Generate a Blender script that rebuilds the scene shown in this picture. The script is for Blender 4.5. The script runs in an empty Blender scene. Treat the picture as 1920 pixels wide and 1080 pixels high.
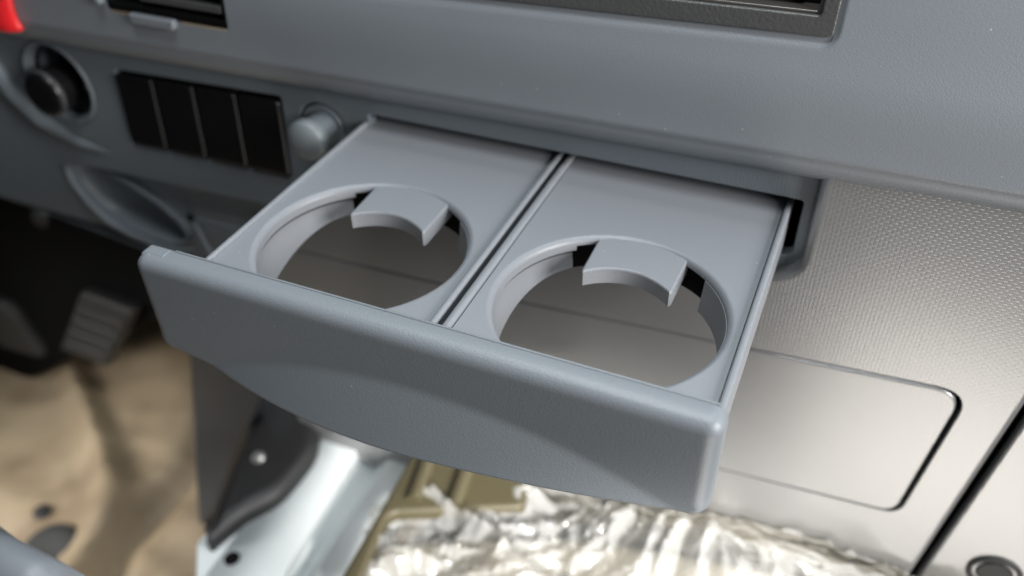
import bpy, bmesh, math, random
from mathutils import Vector, Matrix, noise
from mathutils.geometry import tessellate_polygon
random.seed(7)
S = 0.001                                     # all coordinates below are millimetres
scn = bpy.context.scene
C = scn.collection

# ------------------------------------------------------------------ camera
RC = [[0.91771731, 0.3968405, -0.01767926],
      [0.23658355, -0.58178136, -0.77817651],
      [-0.31909742, 0.70996343, -0.62779676]]           # rows: right, down, forward
CO = Vector((216.37648949, -195.48790176, 199.10221754))
FPX = 1619.6
cam_d = bpy.data.cameras.new('camera'); cam = bpy.data.objects.new('camera', cam_d); C.objects.link(cam)
cam_d.sensor_width = 36; cam_d.lens = FPX / 1920 * 36
r, d, f = (Vector(v) for v in RC)
M = Matrix((r, -d, -f)).transposed().to_4x4()
M.translation = CO * S
cam.matrix_world = M
cam_d.clip_start = 0.01; cam_d.clip_end = 20
cam_d.dof.use_dof = True; cam_d.dof.focus_distance = 0.305; cam_d.dof.aperture_fstop = 5.0
scn.camera = cam

def at(px, py, ax, val):
    """point (mm) seen at photo pixel px,py on the plane coordinate[ax] == val"""
    v = r * ((px - 960) / FPX) + d * ((py - 540) / FPX) + f
    t = (val - CO[ax]) / v[ax]
    return CO + v * t

# ------------------------------------------------------------------ world and lamps
w = bpy.data.worlds.new('World'); scn.world = w; w.use_nodes = True
nt = w.node_tree; nt.nodes.clear()
out = nt.nodes.new('ShaderNodeOutputWorld'); bg = nt.nodes.new('ShaderNodeBackground')
tc = nt.nodes.new('ShaderNodeTexCoord'); sp = nt.nodes.new('ShaderNodeSeparateXYZ')
mr = nt.nodes.new('ShaderNodeMapRange'); cr = nt.nodes.new('ShaderNodeValToRGB')
nt.links.new(tc.outputs['Generated'], sp.inputs[0])
nt.links.new(sp.outputs['X'], mr.inputs['Value'])
mr.inputs['From Min'].default_value = -1; mr.inputs['From Max'].default_value = 1
nt.links.new(mr.outputs[0], cr.inputs[0])
cr.color_ramp.elements[0].color = (.015, .018, .02, 1); cr.color_ramp.elements[1].color = (.6, .6, .6, 1)
cr.color_ramp.elements[0].position = 0.1
mz = nt.nodes.new('ShaderNodeMapRange'); nt.links.new(sp.outputs['Z'], mz.inputs['Value'])
mz.inputs['From Min'].default_value = -.6; mz.inputs['From Max'].default_value = .45; mz.inputs['To Min'].default_value = .22; mz.inputs['To Max'].default_value = 1
wm = nt.nodes.new('ShaderNodeVectorMath'); wm.operation = 'SCALE'
nt.links.new(cr.outputs[0], wm.inputs[0]); nt.links.new(mz.outputs[0], wm.inputs['Scale'])
nt.links.new(wm.outputs[0], bg.inputs[0]); bg.inputs[1].default_value = 0.4
nt.links.new(bg.outputs[0], out.inputs[0])

def area(name, loc, target, sx, sy, power, col):
    l = bpy.data.lights.new(name, 'AREA'); l.shape = 'RECTANGLE'; l.size = sx * S; l.size_y = sy * S
    l.energy = power; l.color = col
    o = bpy.data.objects.new(name, l); C.objects.link(o)
    o.location = Vector(loc) * S
    o.rotation_euler = (Vector(target) - Vector(loc)).to_track_quat('-Z', 'Y').to_euler()
    return o
area('windscreen_light', (120, 330, 640), (110, 0, 0), 620, 380, 5.6, (.90, .97, 1.0))
area('overhead_fill_light', (140, -110, 850), (110, 0, 0), 260, 200, 4.4, (.93, .98, 1.0))  # added overhead fill that lifts the deck and the plate's lower bulge
dl = area('floor_fill_light', (-470, -170, -170), (-210, 110, -420), 220, 160, .5, (1.0, .97, .93)); dl.data.spread = math.radians(70)  # added fill for the floor, set low and narrow to spare the dash
sl_ = bpy.data.lights.new('sunbeam', 'SPOT'); sl_.energy = 105; sl_.spot_size = math.radians(23); sl_.spot_blend = .5; sl_.shadow_soft_size = .05; sl_.color = (1, .96, .89)
so_ = bpy.data.objects.new('sunbeam', sl_); C.objects.link(so_); so_.location = Vector((600, -520, 210)) * S
so_.rotation_euler = (Vector((196, 8, -225)) - Vector((600, -520, 210))).to_track_quat('-Z', 'Y').to_euler()
area('side_window_light', (800, -120, 260), (200, 80, 0), 330, 300, 9.5, (1.0, .98, .96))
area('seat_bounce_light', (390, -210, -420), (290, 118, -140), 300, 200, 1.0, (1.0, .93, .84))
scn.view_settings.view_transform = 'Standard'; scn.view_settings.look = 'None'
scn.view_settings.exposure = 0; scn.view_settings.gamma = 1

# ------------------------------------------------------------------ materials
def mat(name, col, rough=.5, metal=0, grain=0, gscale=900, spec=.5, var=0, coat=0):
    m = bpy.data.materials.new(name); m.use_nodes = True
    n = m.node_tree.nodes; L = m.node_tree.links
    b = n['Principled BSDF']
    b.inputs['Base Color'].default_value = (*col, 1)
    b.inputs['Roughness'].default_value = rough; b.inputs['Metallic'].default_value = metal
    b.inputs['Specular IOR Level'].default_value = spec
    b.inputs['Coat Weight'].default_value = coat
    t = n.new('ShaderNodeTexCoord')
    if grain:
        x = n.new('ShaderNodeTexNoise'); x.inputs['Scale'].default_value = gscale; x.inputs['Detail'].default_value = 3
        L.new(t.outputs['Object'], x.inputs['Vector'])
        bu = n.new('ShaderNodeBump'); bu.inputs['Strength'].default_value = grain; bu.inputs['Distance'].default_value = .0003
        L.new(x.outputs['Fac'], bu.inputs['Height']); L.new(bu.outputs[0], b.inputs['Normal'])
    if var:
        x = n.new('ShaderNodeTexNoise'); x.inputs['Scale'].default_value = 14; x.inputs['Detail'].default_value = 6
        L.new(t.outputs['Object'], x.inputs['Vector'])
        mx = n.new('ShaderNodeMapRange'); mx.inputs['To Min'].default_value = rough - var; mx.inputs['To Max'].default_value = rough + var
        L.new(x.outputs['Fac'], mx.inputs['Value']); L.new(mx.outputs[0], b.inputs['Roughness'])
    return m

def dusty_plastic(name, col, rough, grain, gscale=1100):
    """moulded ABS: fine leather grain plus sparse pale dust specks"""
    m = mat(name, col, rough, grain=grain, gscale=gscale, var=.05)
    n = m.node_tree.nodes; L = m.node_tree.links; b = n['Principled BSDF']
    t = next(x for x in n if x.type == 'TEX_COORD')
    v = n.new('ShaderNodeTexVoronoi'); v.inputs['Scale'].default_value = 150
    L.new(t.outputs['Object'], v.inputs['Vector'])
    lt = n.new('ShaderNodeMath'); lt.operation = 'LESS_THAN'; lt.inputs[1].default_value = .045
    L.new(v.outputs['Distance'], lt.inputs[0])
    ns = n.new('ShaderNodeTexNoise'); ns.inputs['Scale'].default_value = 45; ns.inputs['Detail'].default_value = 2
    L.new(t.outputs['Object'], ns.inputs['Vector'])
    gt = n.new('ShaderNodeMath'); gt.operation = 'GREATER_THAN'; gt.inputs[1].default_value = .53
    L.new(ns.outputs['Fac'], gt.inputs[0])
    mu = n.new('ShaderNodeMath'); mu.operation = 'MULTIPLY'; L.new(lt.outputs[0], mu.inputs[0]); L.new(gt.outputs[0], mu.inputs[1])
    mu2 = n.new('ShaderNodeMath'); mu2.operation = 'MULTIPLY'; L.new(mu.outputs[0], mu2.inputs[0]); mu2.inputs[1].default_value = .55
    mi = n.new('ShaderNodeMix'); mi.data_type = 'RGBA'
    mi.inputs['A'].default_value = (*col, 1); mi.inputs['B'].default_value = (.55, .53, .5, 1)
    L.new(mu2.outputs[0], mi.inputs['Factor']); L.new(mi.outputs['Result'], b.inputs['Base Color'])
    return m

BLUEGREY = (.190, .203, .222)
M_tray = dusty_plastic('grey_plastic', BLUEGREY, .42, .35)
M_plate = dusty_plastic('grey_plastic_front', (.17, .189, .208), .4, .4, 1500)
M_tab = mat('grey_plastic_tab', (.24, .262, .28), .4, grain=.2)
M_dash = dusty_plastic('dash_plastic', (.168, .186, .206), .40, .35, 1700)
M_dash_shade = mat('dash_plastic_shaded', (.115, .135, .152), .42, grain=.2)  # same plastic as the dash, shade of the lower part put into the colour
M_dark = mat('dark_plastic', (.0025, .0027, .003), .8, spec=.08)
M_black = mat('gloss_black_plastic', (.006, .006, .007), .3, spec=.45)
M_switch = mat('satin_black_plastic', (.005, .005, .006), .3, spec=.4)
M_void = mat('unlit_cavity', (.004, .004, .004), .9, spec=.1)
M_bezel = mat('textured_black_bezel', (.055, .056, .056), .38, grain=.8, gscale=700)
M_screen = mat('display_glass', (.03, .044, .047), .22)
M_lip = mat('bezel_lip', (.06, .055, .05), .2)
M_knob = mat('pale_grey_knob', (.165, .19, .205), .45)
M_red = mat('red_plastic', (.72, .02, .025), .3)
M_chrome = mat('chrome', (.7, .68, .65), .15, metal=1)
M_dullm = mat('dull_zinc', (.3, .3, .3), .45, metal=.8)
M_rubber = mat('worn_rubber', (.014, .0145, .0145), .6, grain=.8, gscale=200)
M_scuff = mat('scuffed_dark_plastic', (.022, .027, .034), .4, grain=.6, gscale=60, var=.15)
M_rubber_d = mat('dark_rubber', (.014, .014, .015), .5)
M_white = mat('white_painted_steel', (.66, .71, .73), .5, var=.08)
M_gold = mat('olive_primer', (.07, .06, .032), .5, var=.1)
M_seat = mat('seat_fabric', (.34, .325, .285), .8, grain=.6, gscale=300)

# silver-grey panel with the stamped brick-like micro pattern
def weave():
    m = bpy.data.materials.new('silver_weave_plastic'); m.use_nodes = True
    n = m.node_tree.nodes; L = m.node_tree.links; b = n['Principled BSDF']
    b.inputs['Base Color'].default_value = (.275, .279, .285, 1)
    b.inputs['Roughness'].default_value = .29; b.inputs['Metallic'].default_value = .6
    t = n.new('ShaderNodeTexCoord'); s = n.new('ShaderNodeSeparateXYZ'); c = n.new('ShaderNodeCombineXYZ')
    L.new(t.outputs['Object'], s.inputs[0]); L.new(s.outputs['Z'], c.inputs['X']); L.new(s.outputs['X'], c.inputs['Y'])
    br = n.new('ShaderNodeTexBrick'); br.inputs['Scale'].default_value = 1
    br.inputs['Brick Width'].default_value = .0026; br.inputs['Row Height'].default_value = .00165
    br.inputs['Mortar Size'].default_value = .00035; br.inputs['Mortar Smooth'].default_value = 1
    br.offset = .5
    L.new(c.outputs[0], br.inputs['Vector'])
    bu = n.new('ShaderNodeBump'); bu.invert = True; bu.inputs['Strength'].default_value = .13; bu.inputs['Distance'].default_value = .0003
    L.new(br.outputs['Fac'], bu.inputs['Height'])
    L.new(bu.outputs[0], b.inputs['Normal'])
    return m
M_weave = weave()

def tan_mat():
    m = mat('tan_floor_covering', (.40, .31, .19), .55)
    n = m.node_tree.nodes; L = m.node_tree.links; b = n['Principled BSDF']
    t = next(x for x in n if x.type == 'TEX_COORD')
    x = n.new('ShaderNodeTexNoise'); x.inputs['Scale'].default_value = 9; x.inputs['Detail'].default_value = 5
    L.new(t.outputs['Object'], x.inputs['Vector'])
    cr = n.new('ShaderNodeValToRGB'); L.new(x.outputs['Fac'], cr.inputs[0])
    x.inputs['Distortion'].default_value = .8
    cr.color_ramp.elements[0].position = .36; cr.color_ramp.elements[0].color = (.19, .142, .09, 1)
    cr.color_ramp.elements[1].position = .55; cr.color_ramp.elements[1].color = (.30, .235, .155, 1)
    L.new(cr.outputs[0], b.inputs['Base Color'])
    return m
M_tan = tan_mat()

def wrap_mat():
    m = bpy.data.materials.new('clear_plastic_wrap'); m.use_nodes = True
    n = m.node_tree.nodes; L = m.node_tree.links
    o = n['Material Output']; b = n['Principled BSDF']
    b.inputs['Base Color'].default_value = (.56, .57, .57, 1); b.inputs['Roughness'].default_value = .11
    b.inputs['Metallic'].default_value = .05
    b.inputs['Specular IOR Level'].default_value = .9
    tr = n.new('ShaderNodeBsdfTransparent'); tr.inputs[0].default_value = (.92, .9, .86, 1)
    mx = n.new('ShaderNodeMixShader'); mx.inputs[0].default_value = .4
    L.new(tr.outputs[0], mx.inputs[1]); L.new(b.outputs[0], mx.inputs[2]); L.new(mx.outputs[0], o.inputs['Surface'])
    return m
M_wrap = wrap_mat()

def lower_mat():
    m = mat('dash_plastic_stamped', (.115, .135, .152), .40, grain=.2)  # base colour carries the painted shade of the lower dash
    n = m.node_tree.nodes; L = m.node_tree.links; b = n['Principled BSDF']
    t = next(x for x in n if x.type == 'TEX_COORD'); old = next(x for x in n if x.type == 'BUMP')
    s_ = n.new('ShaderNodeSeparateXYZ'); c = n.new('ShaderNodeCombineXYZ')
    L.new(t.outputs['Object'], s_.inputs[0]); L.new(s_.outputs['Z'], c.inputs['X']); L.new(s_.outputs['X'], c.inputs['Y'])
    br = n.new('ShaderNodeTexBrick'); br.inputs['Scale'].default_value = 1
    br.inputs['Brick Width'].default_value = .0026; br.inputs['Row Height'].default_value = .00165
    br.inputs['Mortar Size'].default_value = .00035; br.inputs['Mortar Smooth'].default_value = 1
    L.new(c.outputs[0], br.inputs['Vector'])
    mp = n.new('ShaderNodeMapRange'); L.new(s_.outputs['X'], mp.inputs['Value'])
    mp.inputs['From Min'].default_value = .02; mp.inputs['From Max'].default_value = .10; mp.inputs['To Max'].default_value = .15
    bu = n.new('ShaderNodeBump'); bu.invert = True; bu.inputs['Distance'].default_value = .0003
    L.new(mp.outputs[0], bu.inputs['Strength']); L.new(br.outputs['Fac'], bu.inputs['Height'])
    L.new(old.outputs[0], bu.inputs['Normal']); L.new(bu.outputs[0], b.inputs['Normal'])
    return m
M_lower = lower_mat()

# ------------------------------------------------------------------ object helpers
def thing(name, label, cat, loc=(0, 0, 0), group=None):
    o = bpy.data.objects.new(name, None); C.objects.link(o); o.empty_display_size = .01
    o.location = Vector(loc) * S
    o['label'] = label; o['category'] = cat
    if group: o['group'] = group
    return o
def tag(o, label, cat, group=None):
    o['label'] = label; o['category'] = cat
    if group: o['group'] = group
    return o
def build(name, verts, faces, m, parent=None, smooth=True, sharp=40, wn=True, label=None, origin=None):
    """verts in world mm -> one mesh object"""
    if parent is not None:
        org = parent.matrix_world.translation if False else absloc(parent)
    else:
        org = Vector(origin) * S if origin else sum((Vector(v) for v in verts), Vector()) / len(verts) * S
    me = bpy.data.meshes.new(name)
    me.from_pydata([tuple(Vector(v) * S - org) for v in verts], [], faces); me.update()
    bm = bmesh.new(); bm.from_mesh(me)
    bmesh.ops.remove_doubles(bm, verts=bm.verts, dist=1e-7)
    bmesh.ops.recalc_face_normals(bm, faces=bm.faces); bm.to_mesh(me); bm.free()
    if smooth:
        me.shade_smooth(); me.set_sharp_from_angle(angle=math.radians(sharp))
    o = bpy.data.objects.new(name, me); C.objects.link(o)
    if parent is not None:
        o.parent = parent
    else:
        o.location = org
    me.materials.append(m)
    if smooth and wn:
        w_ = o.modifiers.new('wn', 'WEIGHTED_NORMAL'); w_.keep_sharp = True; w_.weight = 100
    if label: o['label'] = label
    return o
def absloc(o):
    v = Vector(o.location)
    while o.parent is not None:
        o = o.parent; v = v + Vector(o.location)
    return v

def offset(loop, dist):
    """offset a closed CCW 2D loop inwards by dist"""
    n = len(loop); res = []
    for i in range(n):
        a, b, c = Vector(loop[i - 1]), Vector(loop[i]), Vector(loop[(i + 1) % n])
        e1 = (b - a).normalized(); e2 = (c - b).normalized()
        n1 = Vector((-e1.y, e1.x)); n2 = Vector((-e2.y, e2.x))
        m_ = n1 + n2
        k = m_.dot(n1)
        res.append(tuple(b + m_ * (dist / max(k, .35))))
    return res
def ccw(loop):
    a = sum(loop[i - 1][0] * loop[i][1] - loop[i][0] * loop[i - 1][1] for i in range(len(loop)))
    return list(loop) if a > 0 else list(loop)[::-1]
def slab_geo(outer, holes, depth, ro, rh, fmap, seg=5, back=True, hole_depth=None):
    outer = ccw(outer); holes = [ccw(h) for h in holes]
    V = []; F = []
    def ring(loop, t):
        i0 = len(V); V.extend(fmap(a, b, t) for a, b in loop); return list(range(i0, i0 + len(loop)))
    def strip(A, B):
        n = len(A)
        for i in range(n): F.append((A[i], A[(i + 1) % n], B[(i + 1) % n], B[i]))
    def chain(loop, rad, sgn, dp):
        rs = []
        for k in range(seg + 1 if rad > 0 else 1):
            th = (math.pi / 2) * k / seg
            ins = rad * (1 - math.sin(th)); t = rad * (1 - math.cos(th))
            rs.append(ring(offset(loop, sgn * ins) if ins > 1e-9 else loop, t))
        rs.append(ring(loop, dp))
        for A, B in zip(rs, rs[1:]): strip(A, B)
        return rs[0], rs[-1]
    tops = []; bots = []
    a, b = chain(outer, ro, 1, depth); tops.append(a); bots.append(b)
    for h in holes:
        a, b = chain(h, rh, -1, hole_depth or depth); tops.append(a); bots.append(b)
    def cap(rings, flip):
        polys = [[Vector((*uv_of[i], 0)) for i in rg] for rg in rings]
        flat = [i for rg in rings for i in rg]
        for t3 in tessellate_polygon(polys):
            F.append(tuple(flat[i] for i in (t3 if not flip else t3[::-1])))
    # 2D coordinates of every vertex, for the tessellation
    uv_of = {}
    def reg(loop, rg, rad, sgn):
        lp = offset(loop, sgn * rad) if rad > 0 else loop
        for i, p_ in zip(rg, lp): uv_of[i] = p_
    reg(outer, tops[0], ro, 1)
    for h, rg in zip(holes, tops[1:]): reg(h, rg, rh, -1)
    cap(tops, False)
    if back:
        for lp, rg in zip([outer] + holes, bots):
            for i, p_ in zip(rg, lp): uv_of[i] = p_
        cap(bots, True)
    return V, F
def XY(z): return lambda a, b, t: (a, b, z - t)           # face up
def XZ(y): return lambda a, b, t: (a, y + t, b)           # face towards the viewer
def merge(*gs):
    V = []; F = []
    for v, f_ in gs:
        k = len(V); V += v; F += [tuple(i + k for i in q) for q in f_]
    return V, F
def rrect(x0, y0, x1, y1, rad, n=6):
    if not isinstance(rad, (tuple, list)): rad = (rad,) * 4        # bl, br, tr, tl
    P = []
    for (cx, cy, a0, rr) in ((x0, y0, 180, rad[0]), (x1, y0, 270, rad[1]), (x1, y1, 0, rad[2]), (x0, y1, 90, rad[3])):
        sx = 1 if cx == x0 else -1; sy = 1 if cy == y0 else -1
        ox, oy = cx + sx * rr, cy + sy * rr
        if rr < 1e-6: P.append((cx, cy)); continue
        for k in range(n + 1):
            a = math.radians(a0 + 90 * k / n); P.append((ox + rr * math.cos(a), oy + rr * math.sin(a)))
    return P
def roundpoly(pts, rad, n=6):
    """round every corner of a 2D polygon"""
    P = []; N = len(pts)
    for i in range(N):
        a, b, c = Vector(pts[i - 1]), Vector(pts[i]), Vector(pts[(i + 1) % N])
        rr = rad[i] if isinstance(rad, (list, tuple)) else rad
        u, v = (a - b), (c - b); k = min(rr, u.length * .45, v.length * .45)
        if k < 1e-6: P.append(tuple(b)); continue
        p0, p1 = b + u.normalized() * k, b + v.normalized() * k
        for j in range(n + 1):
            t = j / n; P.append(tuple(p0 * (1 - t) ** 2 + b * 2 * t * (1 - t) + p1 * t * t))
    return P
def circle(cx, cy, rad, n=64): return [(cx + rad * math.cos(2 * math.pi * k / n), cy + rad * math.sin(2 * math.pi * k / n)) for k in range(n)]
def box(x0, y0, z0, x1, y1, z1, b=.6):
    return slab_geo(rrect(x0, y0, x1, y1, min(b, 1.2), 3), [], z1 - z0, b, 0, XY(z1), 3)
def lathe(prof, org, axis, n=48):
    """prof: (radius, height along axis) pairs"""
    ax = Vector(axis).normalized(); u = ax.orthogonal().normalized(); v = ax.cross(u); org = Vector(org)
    V = []; F = []
    for rr, h in prof:
        for k in range(n):
            a = 2 * math.pi * k / n; V.append(tuple(org + ax * h + (u * math.cos(a) + v * math.sin(a)) * rr))
    for i in range(len(prof) - 1):
        for k in range(n):
            F.append((i * n + k, i * n + (k + 1) % n, (i + 1) * n + (k + 1) % n, (i + 1) * n + k))
    F.append(tuple(range(n))[::-1]); F.append(tuple((len(prof) - 1) * n + k for k in range(n)))
    return V, F
def tube(pts, rads, n=14):
    pts = [Vector(p_) for p_ in pts]; V = []; F = []
    if not isinstance(rads, (list, tuple)): rads = [rads] * len(pts)
    for i, p_ in enumerate(pts):
        t = (pts[min(i + 1, len(pts) - 1)] - pts[max(i - 1, 0)]).normalized()
        u = t.cross(Vector((0, 0, 1)) if abs(t.z) < .9 else Vector((0, 1, 0))).normalized(); v = t.cross(u)
        for k in range(n):
            a = 2 * math.pi * k / n; V.append(tuple(p_ + (u * math.cos(a) + v * math.sin(a)) * rads[i]))
    for i in range(len(pts) - 1):
        for k in range(n): F.append((i * n + k, i * n + (k + 1) % n, (i + 1) * n + (k + 1) % n, (i + 1) * n + k))
    F.append(tuple(range(n))[::-1]); F.append(tuple((len(pts) - 1) * n + k for k in range(n)))
    return V, F
def grid(xs, zs, fn):
    V = [fn(x, z) for z in zs for x in xs]; n = len(xs)
    F = [(j * n + i, j * n + i + 1, (j + 1) * n + i + 1, (j + 1) * n + i) for j in range(len(zs) - 1) for i in range(n - 1)]
    return V, F
def lin(a, b, n): return [a + (b - a) * k / (n - 1) for k in range(n)]
def sstep(a, b, x):
    t = max(0, min(1, (x - a) / (b - a))); return t * t * (3 - 2 * t)

# ================================================================== SETTING: footwell
def toe(x, y):
    z = -400
    if y > 150: z += (y - 150) ** 2 * .0016
    z += 10 * math.sin(x * .021 + y * .012) + 14 * noise.noise(Vector((x * .008, y * .008, 3)))
    z += 2.2 * (1 - 3 * abs(noise.noise(Vector((x * .014 + 4, y * .02, 1))))) + .8 * noise.noise(Vector((x * .05, y * .05, 5)))
    dd = abs((x + 330) * .75 + (y - 90) * .62 - 28 * math.sin(y * .02)); z += 16 * math.exp(-(dd / 16) ** 2)
    dd = abs((x + 250) * .95 + (y - 120) * .2 + 10 * math.sin(y * .03)); z -= 20 * math.exp(-(dd / 14) ** 2)
    return z
V, F = grid(lin(-700, -30, 110), lin(-160, 560, 120), lambda x, y: (x, y, toe(x, y)))
o = build('floor', V, F, M_tan); o['kind'] = 'structure'
V, F = grid(lin(-900, 700, 4), lin(-700, 120, 4), lambda x, z: (x, 600, z))
o = build('firewall', V, F, M_dark, smooth=False); o['kind'] = 'structure'

# ================================================================== DASHBOARD
dash = thing('dashboard', 'blue grey moulded plastic dashboard the cup holder slides out of', 'dashboard', (0, 118, 0))
LY = 118.0        # face of the lower panel
def tilt(x): return .014 * (x - 100)

# --- upper panel: swept profile with the screen recess
XL, XR = -360, 470
def rect_in(x, z):
    """1 inside the recess round the screen, 0 outside"""
    z0 = 71.5 - (204.6 - x) * .03
    dx = min(204.6 - x, x - 2); dz = z - z0
    rr = 6
    if dx < rr and dz < rr: dd = rr - math.hypot(rr - dx, rr - dz)
    else: dd = min(dx, dz)
    return sstep(-.3, 2.3, dd)
prof = []
for k in range(9): a = math.radians(90 * k / 8); prof.append((122 - 13 * math.sin(a), 28.6 - 13 * math.cos(a), 0))
zs_up = lin(29, 66, 18) + lin(67, 96, 32) + lin(98, 150, 20) + lin(155, 260, 10)
def upy(z): return 109 + (0.10 * (z - 30) if z < 60 else 3.0 + .16 * (z - 60) + .0006 * (z - 60) ** 2) - 1.6 * math.exp(-((z - 52) / 16.) ** 2)
xs = lin(XL, -140, 40) + lin(-138, -60, 40) + lin(-58, 198, 110) + lin(199, 209, 21) + lin(212, XR, 60)
V = []; nx = len(xs); rows = []
for (y, z, _) in [(130, 17, 0)] + prof:
    V += [(x, y, z + tilt(x)) for x in xs]; rows.append(z)
for z in zs_up:
    V += [(x, upy(z) + 1.1 * rect_in(x, z), z + tilt(x) * max(0, 1 - (z - 28) / 30)) for x in xs]; rows.append(z)
F = []
CARD = (-136, -62.5, 41.5, 62)
def cardhole(x, z): return CARD[0] + 1 < x < CARD[1] - 1 and CARD[2] + 1 < z < CARD[3] - 1
def bez_bot(x): return 75.5 - (202 - x) * .027
for j in range(len(rows) - 1):
    for i in range(nx - 1):
        xm = (xs[i] + xs[i + 1]) / 2; zm = (rows[j] + rows[j + 1]) / 2
        if cardhole(xm, zm) or (10 < xm < 199 and zm > bez_bot(xm) + 4 and zm < 160): continue
        F.append((j * nx + i, j * nx + i + 1, (j + 1) * nx + i + 1, (j + 1) * nx + i))
up = build('upper_panel', V, F, M_dash, dash, sharp=60, wn=False)

# --- card slot
yc = upy(50)
g = slab_geo(rrect(CARD[0], CARD[2], CARD[1], CARD[3], 1.5), [rrect(CARD[0] + 2, CARD[2] + 4, CARD[1] - 1.6, CARD[3] - 2.5, .8)], 9, .5, .4, XZ(yc - .3))
card = build('card_slot', *g, M_dark, dash)
build('slot_cavity', *slab_geo(rrect(CARD[0] + .5, CARD[2] + .5, CARD[1] - .5, CARD[3] - .5, 1), [], 1, 0, 0, XZ(yc + 7)), M_void, card)
build('slot_flap', *slab_geo(rrect(CARD[0] + 22, CARD[2] + 7, CARD[1] - 3, CARD[2] + 10.5, .8), [], 5, .6, 0, XZ(yc)), M_bezel, card)
build('release_tab', *slab_geo(rrect(-121, 37, -94, 42.3, (2.5, 2.5, .5, .5)), [], 6, 1.2, 0, XZ(yc - 3.2)), M_dash, card)
build('pull_lug', *slab_geo(rrect(-142, 44, -137, 64, 2), [], 5, 1.6, 0, XZ(yc - 3.5)), M_knob, card)

# --- lower panel (left part, with switches)
sw = [(-156.5, 2.6), (-48.0, 6.2), (-51.5, -41.5), (-162.0, -44.5)]
outline = [(-420, 21), (235, 21), (235, -62), (0, -62), (-60, -132), (-126, -134), (-150, -131), (-182, -126), (-240, -119), (-303, -114), (-420, -104)]
KX, KZ = -25.5, -6.5
SX, SZ = -203.5, -13.5
pk = [(-226, -70.5), (-208, -69), (-184, -72), (-158, -84), (-143, -97), (-141, -106), (-152, -112.5), (-172, -112), (-192, -109), (-209, -103), (-220, -90)]
pk = roundpoly(pk, 30, 5)
slot = rrect(2.6, -21.5, 205, 6.0, (1, 3, 1.5, 1))
g = slab_geo(roundpoly(outline, [1, 1, 1, 1, 1, 1, 12, 20, 20, 20, 1]),
             [circle(SX, SZ, 25.0, 56), roundpoly(sw, 2.5, 4), circle(KX, KZ, 13.2, 48), pk, slot],
             6, 1.2, 1.0, XZ(LY))
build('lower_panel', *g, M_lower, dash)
# pocket scoop
def scoop(loop, y0, depth):
    cx = sum(p_[0] for p_ in loop) / len(loop); cz = sum(p_[1] for p_ in loop) / len(loop)
    V = []; F = []; n = len(loop); ks = [(1.0, 0), (1.0, 3), (.93, depth * .55), (.75, depth * .85), (.4, depth), (.02, depth)]
    for s_, t in ks: V += [(cx + (a - cx) * s_, y0 + t, cz + (b - cz) * s_ ) for a, b in loop]
    for i in range(len(ks) - 1):
        for k in range(n): F.append((i * n + k, i * n + (k + 1) % n, (i + 1) * n + (k + 1) % n, (i + 1) * n + k))
    return V, F
build('finger_recess', *scoop(offset(ccw(pk), -.5), LY + 1, 15), M_dash_shade, dash, sharp=80)
rim = offset(ccw(pk), -3.2)
pts = [(a, LY - .2, b) for a, b in rim]; n_ = len(pts)
lo = [q for q in pts if q[2] < -88 and q[0] < -145 or q[0] < -205]
lo.sort(key=lambda q: q[0] - .55 * q[2] if q[2] > -104 else q[0] + 57)
# raised lower rim of the pocket
path = [(-228, LY, -72), (-223, LY - .6, -84), (-215, LY - 1, -97), (-203, LY - 1.2, -108), (-187, LY - 1, -113.5), (-168, LY - .8, -116.5), (-151, LY - .4, -117), (-140, LY, -113)]
build('recess_rim', *tube(path, [.8, 1.9, 2.4, 2.4, 2.0, 1.8, 1.5, .8]), M_dash_shade, dash)
build('moulded_crease', *tube([(-131, LY + .3, -87.5), (-100, LY + .3, -87), (-86, LY + .3, -86.8)], .7), M_dash_shade, dash)
build('moulded_rib', *tube([(-134, LY + .6, -86), (-131, LY - .2, -92), (-125, LY - .2, -112), (-121, LY + .5, -126)], [.8, 1.4, 1.6, 1.2]), M_dash_shade, dash)
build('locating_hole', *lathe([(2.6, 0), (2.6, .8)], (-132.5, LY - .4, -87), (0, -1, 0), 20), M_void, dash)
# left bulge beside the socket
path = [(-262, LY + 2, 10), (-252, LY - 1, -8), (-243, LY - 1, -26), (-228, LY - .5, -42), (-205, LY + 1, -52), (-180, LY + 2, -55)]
build('moulded_ridge', *tube(path, [2, 5, 6, 5, 3.5, 2]), M_dash_shade, dash)
# slot cavity
build('slot_box', *merge(grid([2, 206], [-22, 7], lambda x, z: (x, LY + 70, z)),
      grid([2, 206], [LY + 5, LY + 70], lambda x, y: (x, y, -22.5)), grid([2, 206], [LY + 5, LY + 70], lambda x, y: (x, y, 6.8)),
      grid([LY + 5, LY + 70], [-22, 7], lambda y, z: (2, y, z)), grid([LY + 5, LY + 70], [-22, 7], lambda y, z: (206, y, z))), M_void, dash, smooth=False)
# slot floor lip seen under the right end
0 and build('slot_ledge', *box(196, LY - 5, -30, 206, LY + 2, -21.6, .8), M_dash_shade, dash)

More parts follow.
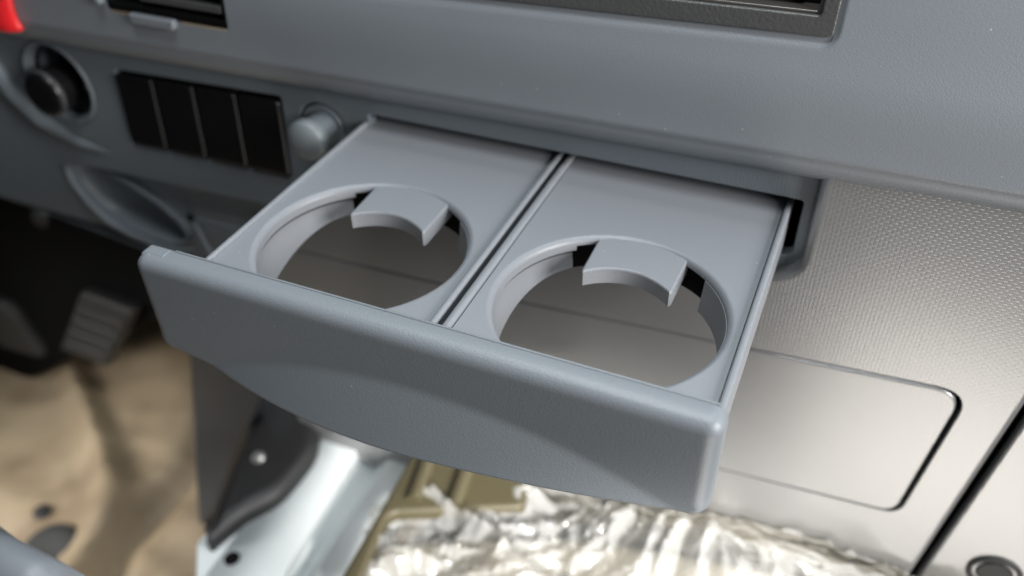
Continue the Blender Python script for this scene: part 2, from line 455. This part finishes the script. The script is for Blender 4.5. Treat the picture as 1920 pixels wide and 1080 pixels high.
# --- switch blanks
def quad(u, v):
    a = Vector(sw[0]).lerp(Vector(sw[1]), u); b = Vector(sw[3]).lerp(Vector(sw[2]), u); return a.lerp(b, v)
build('switch_housing', *slab_geo([tuple(quad(*q)) for q in ((-.01, -.03), (1.01, -.03), (1.01, 1.03), (-.01, 1.03))], [], 2, 0, 0, XZ(LY + 5)), M_void, dash)
for k in range(4):
    u0, u1 = k / 4 + .006, (k + 1) / 4 - .006
    ol = roundpoly([tuple(quad(u0, .045)), tuple(quad(u1, .045)), tuple(quad(u1 + .006, .96)), tuple(quad(u0 + .008, .96))][::-1], [3, 1.2, 3.2, 1.5], 5)
    sb = build('switch_blank', *slab_geo(ol, [], 8, 1.5, 0, XZ(LY - 1.8)), M_switch, dash)

# --- lighter socket (recess ring + black well) and its plug
bz = build('socket_bezel', *merge(([], []), (lambda P: P)(([], []))) if False else lathe([(25.2, 0), (24.6, .9), (23.4, .9), (22.4, -.4), (21.4, -5), (20.8, -22), (20.6, -22.2)], (SX, LY, SZ), (0, -1, 0), 56), M_dash_shade, dash)
bm = bmesh.new(); bm.from_mesh(bz.data)
bmesh.ops.delete(bm, geom=[f_ for f_ in bm.faces if len(f_.verts) > 4], context='FACES'); bm.to_mesh(bz.data); bm.free()
build('socket_well', *lathe([(21.3, -5.0), (21.2, -21), (3, -21.5)], (SX, LY, SZ), (0, -1, 0), 48), M_black, bz)
bm = bmesh.new(); me = bz.children[0].data; bm.from_mesh(me)
bmesh.ops.delete(bm, geom=[f_ for f_ in bm.faces if len(f_.verts) > 4 and max(v.co.y for v in f_.verts) < .012], context='FACES'); bm.to_mesh(me); bm.free()
build('contact_clip', *box(SX + 13, LY + 4, SZ - 4, SX + 20, LY + 12, SZ + 0, .8), M_chrome, bz)
plug = thing('lighter_plug', 'black round lighter plug sitting in the round socket left of the switch blanks', 'plug', (SX + 2, LY + 10, SZ))
build('plug_cap', *lathe([(9, 20), (12.0, 19.6), (13.0, 18.6), (13.2, 17.4), (13.0, 8), (12, 7.5)], (SX - 2, LY + 8, SZ - 3), (0, -1, 0), 40), M_black, plug)
build('plug_ring', *lathe([(13.3, 1.2), (13.6, .6), (13.6, -.6), (13.3, -1.2)], (SX - 2, LY + 8 - 16.5, SZ - 3), (0, -1, 0), 40), M_bezel, plug)
build('plug_barrel', *lathe([(10.5, 8), (10.5, -8)], (SX - 2, LY + 8, SZ - 3), (0, -1, 0), 32), M_dark, plug)

# --- push knob right of the switches
kn = thing('hook_knob', 'small pale grey round knob between the switch blanks and the cup holder', 'knob', (KX, LY, KZ))
build('knob_base', *lathe([(12.3, -3), (12.3, -.6), (11.9, -.1), (11, 0), (6, -.6), (3, -.6)], (KX, LY, KZ), (0, -1, 0), 48), M_dash_shade, kn)
build('knob_stem', *lathe([(8.6, -2), (8.2, 9)], (KX, LY, KZ), (0, -1, 0), 32), M_dash_shade, kn)
build('knob_head', *lathe([(6.6, 8), (9.2, 8.8), (10.3, 10.5), (10.5, 13), (10.2, 14.8), (9.2, 16.2), (6, 17.2), (1, 17.6)], (KX, LY, KZ), (0, -1, 0), 48), M_knob, kn)
build('knob_gap', *lathe([(13.4, -.2), (13.4, -1)], (KX, LY + 3, KZ), (0, -1, 0), 32), M_void, kn)

# --- silver textured centre panel, proud of the lower panel
TY = 112.0
def edge_x(z): return 308.5 + (z + 63) * .088
trim = [(209.5, 20.5), (edge_x(20), 22), (edge_x(-70), -70), (edge_x(-190), -190), (edge_x(-330), -330), (-128, -330), (-128, -50), (-100, -32), (200, -32)]
# notch that the closed cup holder sits in
trim = [(209.5, 26), (edge_x(26), 27), (edge_x(-260), -260), (-86, -260), (-86, -98), (2, -31), (196, -31), (209.5, -24)]
trim_loop = roundpoly(trim, [6, 6, 6, 6, 30, 40, 9, 9], 7)
lid = [(-129, -88), (90, -80), (281, -65.5), (290.5, -74), (281, -152.5), (100, -166), (-129, -172)]
lid_gap = roundpoly([(-79.0, -86.5), (88, -79.8), (288.0, -65.8), (280.5, -152.3), (100, -166.5), (-78, -172)], [3, 8, 14, 9, 6, 3], 8)
g = slab_geo(trim_loop, [lid_gap if False else offset(ccw(lid_gap), 0)], 9, 3.6, .6, XZ(TY), 7)
g2 = None
tp = build('centre_panel', *g, M_weave, dash)
ins = offset(ccw(lid_gap), .9)
# lid: gap widens to the right like in the photo
ins = [(a - (1.3 if a > 270 else 0), b) for a, b in ins]
build('storage_lid', *slab_geo(ins, [], 8, 1.0, 0, XZ(TY - .3), 5), M_weave, dash)
build('lid_gap', *slab_geo(offset(ccw(lid_gap), -1.5), [], 1, 0, 0, XZ(TY + 9.5)), M_void, dash)

# ================================================================== right console side
cs = thing('console_side_panel', 'grey side panel right of the dark gap with a round plug at its bottom', 'panel', (330, 116, -150))
def cx_(z): return edge_x(z) + 4.2
sp_ = [(cx_(40), 40), (470, 40), (470, -330), (cx_(-330), -330)]
build('side_sheet', *slab_geo(sp_, [], 6, 1.4, 0, XZ(TY + 1.5), 4), M_weave, cs)
build('gap_shade', *grid([edge_x(-100) - 20, edge_x(-100) + 30], [40, -330], lambda x, z: (x, TY + 12, z)), M_void, cs, smooth=False)  # added black sheet, paints the shade inside the gap
q = at(1864, 1080, 1, TY)
build('round_plug', *lathe([(12.5, -.5), (12.0, 1.6), (10.5, 2.0), (9.4, -.2), (8.6, -.4), (7.5, .8), (3, 1.2)], (q.x, TY + 1.5, q.z), (0, -1, 0), 40), M_rubber, cs)

# ================================================================== HEAD UNIT
hu = thing('display_unit', 'black framed display screen set into the top of the dashboard', 'screen', (110, 112, 110))
bo = [(14, bez_bot(14)), (202.3, bez_bot(202.3)), (203.6, 160), (14, 160)]
YB = upy(78) + .7
bh = [(24, 79.2), (196.6, 82.4), (197.6, 152), (24, 152)]
sl = .16
def BZ(t0): return lambda a, b, t: (a, YB + t0 + t + (b - 76) * .16, b)
build('bezel', *slab_geo(roundpoly(bo, 1.5), [roundpoly(bh, 1.2)], 8, .8, .9, BZ(-1.8)), M_bezel, hu)
build('bezel_lip', *slab_geo(roundpoly(bh, 1.2), [offset(ccw(roundpoly(bh, 1.2)), 1.1)], 7, .4, .5, BZ(-.4)), M_lip, hu)
so = [(26, 82.6), (189.5, 86.5), (190.5, 150), (26, 150)]
build('screen', *slab_geo(roundpoly(so, 1.0), [], 3, .8, 0, BZ(3.0)), M_screen, hu)
build('inner_well', *slab_geo(roundpoly(bh, 1.2), [], 1, 0, 0, BZ(6.5)), M_dark, hu)

# ================================================================== RED TAB (top left)
pr_ = [at(-30, -60, 1, 106), at(-10, 15, 1, 106), at(8, 45, 1, 107), at(20, 62, 1, 110)]
V = []; F = []
secs = []
for px, py, y, wd in ((-26, -70, 107, 40), (-22, -30, 107, 40), (-20, 0, 106.5, 41), (-17, 25, 106, 44), (-8, 45, 106, 46), (4, 56, 107, 46)):
    a = at(px - 18, py - 2, 1, y); b = at(px + wd, py + 4 + max(0, py) * .06, 1, y)
    secs.append([a + Vector((0, 4, 0)), a, a.lerp(b, .3) + Vector((0, -4, 0)), a.lerp(b, .7) + Vector((0, -4, 0)), b + Vector((0, -1, 0)), b + Vector((0, 4, 0))])
for s_ in secs: V += [tuple(q_) for q_ in s_]
n_ = 6
for i in range(len(secs) - 1):
    for k in range(n_): F.append((i * n_ + k, i * n_ + (k + 1) % n_, (i + 1) * n_ + (k + 1) % n_, (i + 1) * n_ + k))
F.append(tuple(range(n_))); F.append(tuple((len(secs) - 1) * n_ + k for k in range(n_)))
o = build('red_tab', V, F, M_red, sharp=70, wn=False)
ss = o.modifiers.new('s', 'SUBSURF'); ss.levels = ss.render_levels = 2
tag(o, 'glossy red plastic tab at the left end of the upper dashboard', 'tab')

# ================================================================== CUP HOLDER
cup = thing('cup_holder', 'pulled out grey double cup holder drawer with two round openings', 'cup holder', (100, 60, 0))
YD = 165
def dhole(cx, cy, rad, n=96, y0=1.2):
    a0 = math.asin((y0 - cy) / rad)           # chord at y0
    st, en = a0, math.pi - a0
    return [(cx + rad * math.cos(st + (en - st) * k / n), cy + rad * math.sin(st + (en - st) * k / n)) for k in range(n + 1)]
HC = [(49.0, 34.0), (151.3, 33.4)]
HR = 41.6
for i, (x0, x1) in enumerate(((1.2, 95.6), (104.8, 197.8))):
    cx, cy = HC[i]
    # deck with a softly rounded opening
    outer = [(x0, -4), (x1, -4), (x1, YD), (x0, YD)]
    dk = build('deck', *slab_geo(outer, [dhole(cx, cy, HR)], 3, 0, 2.6, XY(0), 6, hole_depth=3.0), M_tray, cup)
    # lower ring: open at the back behind the tab
    V = []; F = []
    n = 90; a0, a1 = math.radians(132), math.radians(128 + 280)
    def ringgeo(a0, a1, ri, ro, z0, z1, n=90, fl=0):
        V = []; F = []
        for k in range(n + 1):
            a = a0 + (a1 - a0) * k / n
            for rr, zz in ((ri, z0), (ri - fl, z1 + .6), (ri - fl + .6, z1), (ro, z1), (ro, z0)):
                y_ = cy + rr * math.sin(a)
                V.append((cx + rr * math.cos(a), max(y_, -1.0 + .3 * (rr - ri)), zz))
        m5 = 5
        for k in range(n):
            for j in range(m5): F.append((k * m5 + j, k * m5 + (j + 1) % m5, (k + 1) * m5 + (j + 1) % m5, (k + 1) * m5 + j))
        F.append(tuple(range(m5))); F.append(tuple(n * m5 + j for j in range(m5)))
        return V, F
    build('opening_skirt', *ringgeo(math.radians(126), math.radians(236), 41.6, 43.0, -2.9, -5.6, 60, .1), M_tray, cup)
    V, F = ringgeo(math.radians(128), math.radians(232), 42.4, 44.4, -6.7, -25, 60, 1.2)
    V = [(x, y, z if z > -10 else z + 11.5 * sstep(cy - 12, cy + 36, y)) for x, y, z in V]
    build('ring_wall', V, F, M_tray, cup)
    build('ring_wall', *ringgeo(math.radians(-52), math.radians(48), 41.3, 43.2, -2.95, -18, 60, 1.4), M_tray, cup)
    build('tab_housing', *ringgeo(math.radians(44), math.radians(140), 45.0, 56, -3.05, -15.5, 40, 1.5), M_void, cup)  # near-black colour stands in for shade in the opening behind the tab
    # spring loaded clamp tab with a concave front
    tx = cx + .7; hw = 17.6
    arc = []
    for k in range(17):
        u = -1 + 2 * k / 16; arc.append((tx + hw * u, 50.2 + 7.2 * (1 - u * u)))
    c0 = [(arc[0][0], arc[0][1] + 2.2), (arc[0][0] + .25, arc[0][1] + 1.0), (arc[0][0] + .9, arc[0][1] + .55)]
    c1 = [(arc[-1][0] - .9, arc[-1][1] + .55), (arc[-1][0] - .25, arc[-1][1] + 1.0), (arc[-1][0] + .05, arc[-1][1] + 2.2)]
    ol = c0 + arc[1:-1] + c1 + [(tx + hw + .8, 79), (tx - hw - .2, 79)]
    tab = build('clamp_tab', *slab_geo(ol, [], 6.8, .95, 0, lambda a, b, t: (a, b, -1.0 - t - (70 - b) * .03), 6), M_tray, cup)
    build('pivot_pin', *tube([(tx - 30, 76, -9), (tx + 30, 76, -9)], 2.0), M_dark, tab)
# side rails and centre rails
for x0, x1, zt in ((-.8, 1.7, 1.9), (198.2, 200.8, 1.9)):
    build('side_rail', *box(x0, -4, -17, x1, YD, zt, .9), M_tray, cup)
for x0, x1 in ((96.0, 98.9), (101.1, 104.4)):
    build('centre_rail', *box(x0, -4, -7, x1, YD, 1.5, 1.1), M_tray, cup)
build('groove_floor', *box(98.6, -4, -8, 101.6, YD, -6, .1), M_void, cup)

# front plate with the bulged lower lip
FX0, FX1, FT = -25.5, 202.3, 4.0
def zb(x):
    P = ((-60, -36), (-22, -40.3), (17, -46.2), (50, -48.2), (84, -47.8), (138, -43.9), (196, -40), (240, -37))
    for (xa, za), (xb, zb_) , k in ((P[i], P[i + 1], i) for i in range(len(P) - 1)):
        if xa <= x <= xb:
            za0 = P[max(k - 1, 0)]; zb0 = P[min(k + 2, len(P) - 1)]
            t = (x - xa) / (xb - xa); h = xb - xa
            m0 = (zb_ - za0[1]) / (xb - za0[0]) * h; m1 = (zb0[1] - za) / (zb0[0] - xa) * h
            return (2*t**3-3*t*t+1)*za + (t**3-2*t*t+t)*m0 + (-2*t**3+3*t*t)*zb_ + (t**3-t*t)*m1
    return -40
def zcrease(x):
    u = (x - 100) / 98.
    return -20.5 - 22 * abs(u) ** 2.1
def fplate():
    rx, rt, rb = 5.2, 5.0, 1.6
    def bias(n, e0, e1):
        return [e0[0] * (k / 9.) ** 1.0 * 0 for k in range(0)]
    xsn = [FX0 + rx * 1.15 * (k / 10.) ** 1.5 for k in range(10)] + lin(FX0 + rx * 1.15, FX1 - rx * 1.15, 120) + [FX1 - rx * 1.15 * (k / 10.) ** 1.5 for k in range(9, -1, -1)]
    V = []; vs = [(k / 10.) ** 1.6 * .10 for k in range(10)] + lin(.10, .965, 60) + [1 - .035 * (k / 8.) ** 1.5 for k in range(7, -1, -1)]
    for v in vs:
        for x in xsn:
            b_ = zb(x); z = FT + (b_ - FT) * v
            dt, db = FT - z, z - b_
            dx = min(x - FX0, FX1 - x); sx = 1 if x - FX0 < FX1 - x else -1
            if dt < rt and dt < db: rz, dz, sz = rt, dt, -1
            else: rz, dz, sz = (rb, db, 1) if db < rb else (rb, rb, 1)
            cr_ = 5.2 if sz < 0 else 5.5
            # corner rounding of the outline
            px_, pz_ = x, z
            ddt = dt if dt < db else db
            if dx < cr_ and ddt < cr_:
                ax, az = cr_ - dx, cr_ - ddt; hh = math.hypot(ax, az)
                if hh > 1e-6:
                    m_ = max(ax, az); kk = m_ / hh
                    px_ = x + sx * (ax - ax * kk); szz = -1 if dt < db else 1
                    pz_ = z + szz * (az - az * kk)
                    dxx = dx + (ax - ax * kk)
                    dedge = cr_ - m_
                else: dedge = cr_
            else: dedge = None
            def rnd(dd, rr): 
                return 0 if dd >= rr else rr - math.sqrt(max(0, rr * rr - (rr - dd) ** 2))
            if dedge is not None:
                wt = az / (ax + az + 1e-9)
                rr = rx * (1 - wt) + (rt if dt < db else rb) * wt
                fall = rnd(dedge, rr)
            else:
                fall = max(rnd(dx, rx), rnd(dt, rt), rnd(db, rb))
            yy = -13.2
            c_ = zcrease(x) - z
            if c_ > -2: yy -= .36 * (c_ if c_ > 2 else (c_ + 2) ** 2 / 8)
            yy += fall
            V.append((px_, yy, pz_))
    nx_ = len(xsn); nv = len(vs)
    F = [(j * nx_ + i, j * nx_ + i + 1, (j + 1) * nx_ + i + 1, (j + 1) * nx_ + i) for j in range(nv - 1) for i in range(nx_ - 1)]
    # back: boundary ring pulled to the rear plane
    bd = [i for i in range(nx_)] + [j * nx_ + nx_ - 1 for j in range(1, nv)] + [(nv - 1) * nx_ + i for i in range(nx_ - 2, -1, -1)] + [j * nx_ for j in range(nv - 2, 0, -1)]
    rings = [bd]
    for (yy, ins_) in ((-3.4, 0), (-2.6, .35), (-2.3, .9)):
        k0 = len(V); c0 = Vector((88, 0, -25))
        for i in bd:
            x, y, z = V[i]
            if ins_:
                x += ins_ if x < FX0 + 3 else (-ins_ if x > FX1 - 3 else 0)
                z += -ins_ if z > 0 else ins_
            V.append((x, yy, z))
        rings.append(list(range(k0, k0 + len(bd))))
    for A, B in zip(rings, rings[1:]):
        for i in range(len(A)): F.append((A[i], B[i], B[(i + 1) % len(A)], A[(i + 1) % len(A)]))
    F.append(tuple(rings[-1]))
    return V, F
fp = build('front_plate', *fplate(), M_plate, cup, sharp=180, wn=False)
build('end_lug', *box(-24.0, -9, -8, -12.5, -2.2, 4.12, 1.4), M_plate, cup)
build('top_ridge', *tube([(x, -3.1, FT - .05) for x in lin(-11, 199, 30)], .55, 8), M_plate, cup)

# ================================================================== FOOTWELL THINGS
def px_slab(pix, ax, val, depth, rad=4, bev=3):
    pts = [at(x, y, ax, val) for x, y in pix]
    if ax == 1: return slab_geo(roundpoly([(q_.x, q_.z) for q_ in pts], rad), [], depth, bev, 0, XZ(val), 4)
    return slab_geo(roundpoly([(q_.x, q_.y) for q_ in pts], rad), [], depth, bev, 0, XY(val), 4)
# black steering column housing hanging under the dash
g = px_slab([(-120, 300), (60, 385), (160, 430), (300, 470), (480, 500), (420, 520), (372, 570), (330, 600), (262, 612), (230, 640), (135, 672), (60, 715), (-20, 745), (-160, 760)], 1, 170, 120, 12, 8)
ch = build('column_housing', *g, M_dark); tag(ch, 'black steering column housing under the left end of the dashboard', 'housing')
q = at(60, 420, 1, 160)
build('bracket_bolt', *lathe([(8, 0), (8, 5), (4, 8)], (q.x, 172, q.z), (0, -1, 0), 20), M_rubber, ch)
# brake pedal
pd = thing('brake_pedal', 'worn grey rubber pedal pad in front of the tan floor', 'pedal', at(182, 620, 1, 160))
pad = [at(x, y, 1, 158) for x, y in ((150, 548), (252, 585), (200, 690), (112, 655))]
build('pedal_pad', *slab_geo(roundpoly([(q_.x, q_.z) for q_ in pad], 5), [], 10, 3, 0, XZ(158)), M_rubber, pd)
for k in range(4):
    a = pad[0].lerp(pad[3], .2 + k * .2); b = pad[1].lerp(pad[2], .2 + k * .2)
    build('pad_rib', *tube([(a.lerp(b, .1).x, 157.6, a.lerp(b, .1).z), (a.lerp(b, .9).x, 157.6, a.lerp(b, .9).z)], 2.0, 10), M_rubber, pd)
c_ = pad[0].lerp(pad[2], .5)
build('pedal_arm', *tube([(c_.x, 166, c_.z), (c_.x + 5, 200, c_.z + 40), (c_.x + 10, 260, c_.z + 140)], 6, 12), M_rubber_d, pd)
# second pedal at the left border
q = at(20, 610, 1, 160)
o = thing('clutch_pedal', 'dull grey pedal at the left border under the dashboard', 'pedal', q)
build('pedal_pad', *slab_geo(roundpoly([(q.x - 45, q.z + 30), (q.x + 8, q.z + 22), (q.x + 14, q.z - 8), (q.x + 26, q.z - 36), (q.x - 40, q.z - 42)], 14), [], 14, 6, 0, XZ(160)), M_rubber, o)
build('pedal_arm', *tube([(q.x - 10, 172, q.z), (q.x - 5, 220, q.z + 60), (q.x, 270, q.z + 140)], 6, 12), M_rubber_d, o)
# dark rubber grommet on the floor
q = at(88, 1020, 2, -385); zf = toe(q.x, q.y)
o = build('floor_grommet', *lathe([(24, -8), (25, 2), (22, 7), (15, 9), (8, 6)], (q.x, q.y, zf), (.1, -.2, 1), 32), M_rubber)
tag(o, 'dark round rubber grommet on the tan floor in the lower left', 'grommet')
o = build('cable_clip', *lathe([(7, -6), (7, 4), (4, 6)], (q.x - 42, q.y + 28, toe(q.x - 42, q.y + 28)), (0, 0, 1), 20), M_rubber_d)
tag(o, 'tiny black clip on the tan floor left of the round grommet', 'clip')
# black bracket plate and boot left of the white sheet metal
g = px_slab([(352, 650), (480, 705), (500, 740), (452, 830), (405, 960), (372, 1012)], 1, 96, 12, 5, 3)
o = build('duct_cover', *g, M_scuff); tag(o, 'scuffed dark grey plate hanging beneath the cup holder', 'cover')
g = px_slab([(500, 700), (600, 770), (590, 840), (560, 880), (520, 925), (450, 960), (388, 1012), (380, 1000), (440, 850)], 2, -238, 60, 8, 8)
bt = build('rubber_boot', *g, M_rubber_d); tag(bt, 'black rubber boot between the grey plate and white metal sheet', 'boot')
q = at(484, 850, 2, -234)
build('boot_bolt', *lathe([(4.5, 0), (4.5, 3), (2.5, 5)], (q.x, q.y, -239), (0, -.5, 1), 16), M_dullm, bt)

# white sheet metal with a pressed channel
def strip_px(cols, rows_):
    """cols: (top pixel, bottom pixel, z); rows_: samples"""
    V = []; F = []
    for v in rows_:
        for (a, b, z) in cols:
            x = a[0] + (b[0] - a[0]) * v; y = a[1] + (b[1] - a[1]) * v
            V.append(tuple(at(x, y, 2, z)))
    n = len(cols)
    for j in range(len(rows_) - 1):
        for i in range(n - 1): F.append((j * n + i, j * n + i + 1, (j + 1) * n + i + 1, (j + 1) * n + i))
    return V, F
sheet = thing('tunnel_sheet', 'white painted sheet metal with a pressed channel and a small hole', 'sheet metal', at(550, 960, 2, -250))
cols = [((612, 776), (350, 1130), -251), ((690, 800), (490, 1130), -250), ((697, 802), (500, 1130), -251.5), ((710, 806), (512, 1130), -262),
        ((735, 815), (535, 1130), -266), ((748, 818), (548, 1130), -264), ((752, 820), (553, 1130), -249), ((757, 822), (560, 1130), -246), ((842, 830), (650, 1130), -246), ((850, 832), (658, 1130), -248), ((853, 834), (661, 1130), -262)]
# left border follows the boot
V, F = strip_px(cols, lin(0, 1, 20))
g = (V, F)
ws = build('metal_skin', *g, M_white, sheet, sharp=50, wn=False)
sd = ws.modifiers.new('t', 'SOLIDIFY'); sd.thickness = .0012; sd.offset = -1
fl = px_slab([(540, 905), (600, 900), (560, 1010), (520, 1110), (365, 1110), (368, 1012), (440, 962), (500, 938)], 2, -252, 4, 6, 2)
build('side_flange', *fl, M_white, sheet)
q = at(435, 1048, 2, -251)
build('drilled_hole', *lathe([(4.8, 0), (4.8, .6)], (q.x, q.y, -250.8), (0, 0, 1), 24), M_void, sheet)
# olive strip beside the white sheet
g = px_slab([(778, 840), (1000, 880), (985, 950), (730, 960), (655, 1130), (610, 1130), (700, 975)], 2, -218, 8, 6, 3)
ol = build('olive_rail', *g, M_gold); tag(ol, 'olive painted metal rail between white sheet and plastic wrap', 'rail')
for k, (a, b) in enumerate((((808, 850), (775, 940)), ((880, 866), (850, 950)))):
    build('rail_bead', *tube([at(*a, 2, -218), at(*b, 2, -218)], [5, 5], 12), M_gold, ol)

# seat cushion under the wrap
sc_ = [at(700, 1000, 2, -232), at(1100, 975, 2, -232), at(1750, 1075, 2, -232), at(1900, 1200, 2, -232), at(640, 1200, 2, -232)]
g = slab_geo(roundpoly([(q_.x, q_.y - (8 if q_.y > 100 else 0)) for q_ in sc_], 14), [], 60, 12, 0, XY(-232), 5)
o = build('seat_cushion', *g, M_seat); tag(o, 'beige seat cushion beneath the crumpled plastic wrap', 'seat')

# crumpled plastic wrap
poly = [at(x, y, 2, -215) for x, y in ((690, 925), (760, 915), (880, 925), (1000, 905), (1150, 920), (1350, 930), (1450, 950), (1560, 980), (1650, 1015), (1760, 1050), (1800, 1180), (640, 1180), (668, 1040))]
poly = [(q_.x, q_.y) for q_ in poly]
def inside(x, y):
    c_ = False; n = len(poly)
    for i in range(n):
        x1, y1 = poly[i - 1]; x2, y2 = poly[i]
        if (y1 > y) != (y2 > y) and x < (x2 - x1) * (y - y1) / (y2 - y1) + x1: c_ = not c_
    return c_
def crumple(x, y):
    th = .5 * noise.noise(Vector((x * .008, y * .008, 7)))
    u = x * math.cos(.45 + th) + y * math.sin(.45 + th); v = -x * math.sin(.45 + th) + y * math.cos(.45 + th)
    h = 10 * noise.noise(Vector((x * .012, y * .014, 2)))
    for k, (fu, fv, am) in enumerate(((.010, .024, 17), (.018, .045, 9), (.045, .03, 4.5), (.05, .11, 2.6), (.15, .1, 1.6), (.31, .22, .8))):
        q3 = Vector((u * fu + k * 3.1, v * fv + k * 1.7, k))
        q3 += .5 * Vector((noise.noise(q3 * 1.5), noise.noise(q3 * 1.5 + Vector((5, 5, 5))), 0))
        h += am * (.5 - 2.0 * abs(noise.noise(q3)))
    h -= 3
    return -217 + h + 24 * sstep(50, 106, y) * sstep(120, 250, x)
xs_ = lin(-15, 350, 260); ys_ = lin(-90, 150, 200)
V, F = grid(xs_, ys_, lambda x, y: (x, min(y, 108), crumple(x, y)))
nx = len(xs_)
F = [q_ for q_ in F if inside(sum(V[i][0] for i in q_) / 4, sum(V[i][1] for i in q_) / 4)]
used = sorted({i for q_ in F for i in q_}); mp = {i: k for k, i in enumerate(used)}
V = [V[i] for i in used]; F = [tuple(mp[i] for i in q_) for q_ in F]
o = build('plastic_wrap', V, F, M_wrap, sharp=35, wn=False)
tag(o, 'crumpled clear plastic wrap heaped on the seat below the dashboard', 'plastic wrap')

# rounded grey edge in the bottom left corner
g = tube([at(-60, 1010, 2, -120), at(0, 1055, 2, -120), at(60, 1085, 2, -122), at(130, 1120, 2, -126)], [11, 11, 11, 10], 20)
o = build('steering_wheel_rim', *g, M_dash, sharp=180)
tag(o, 'blurred blue grey rounded rim poking into the bottom left corner', 'rim')
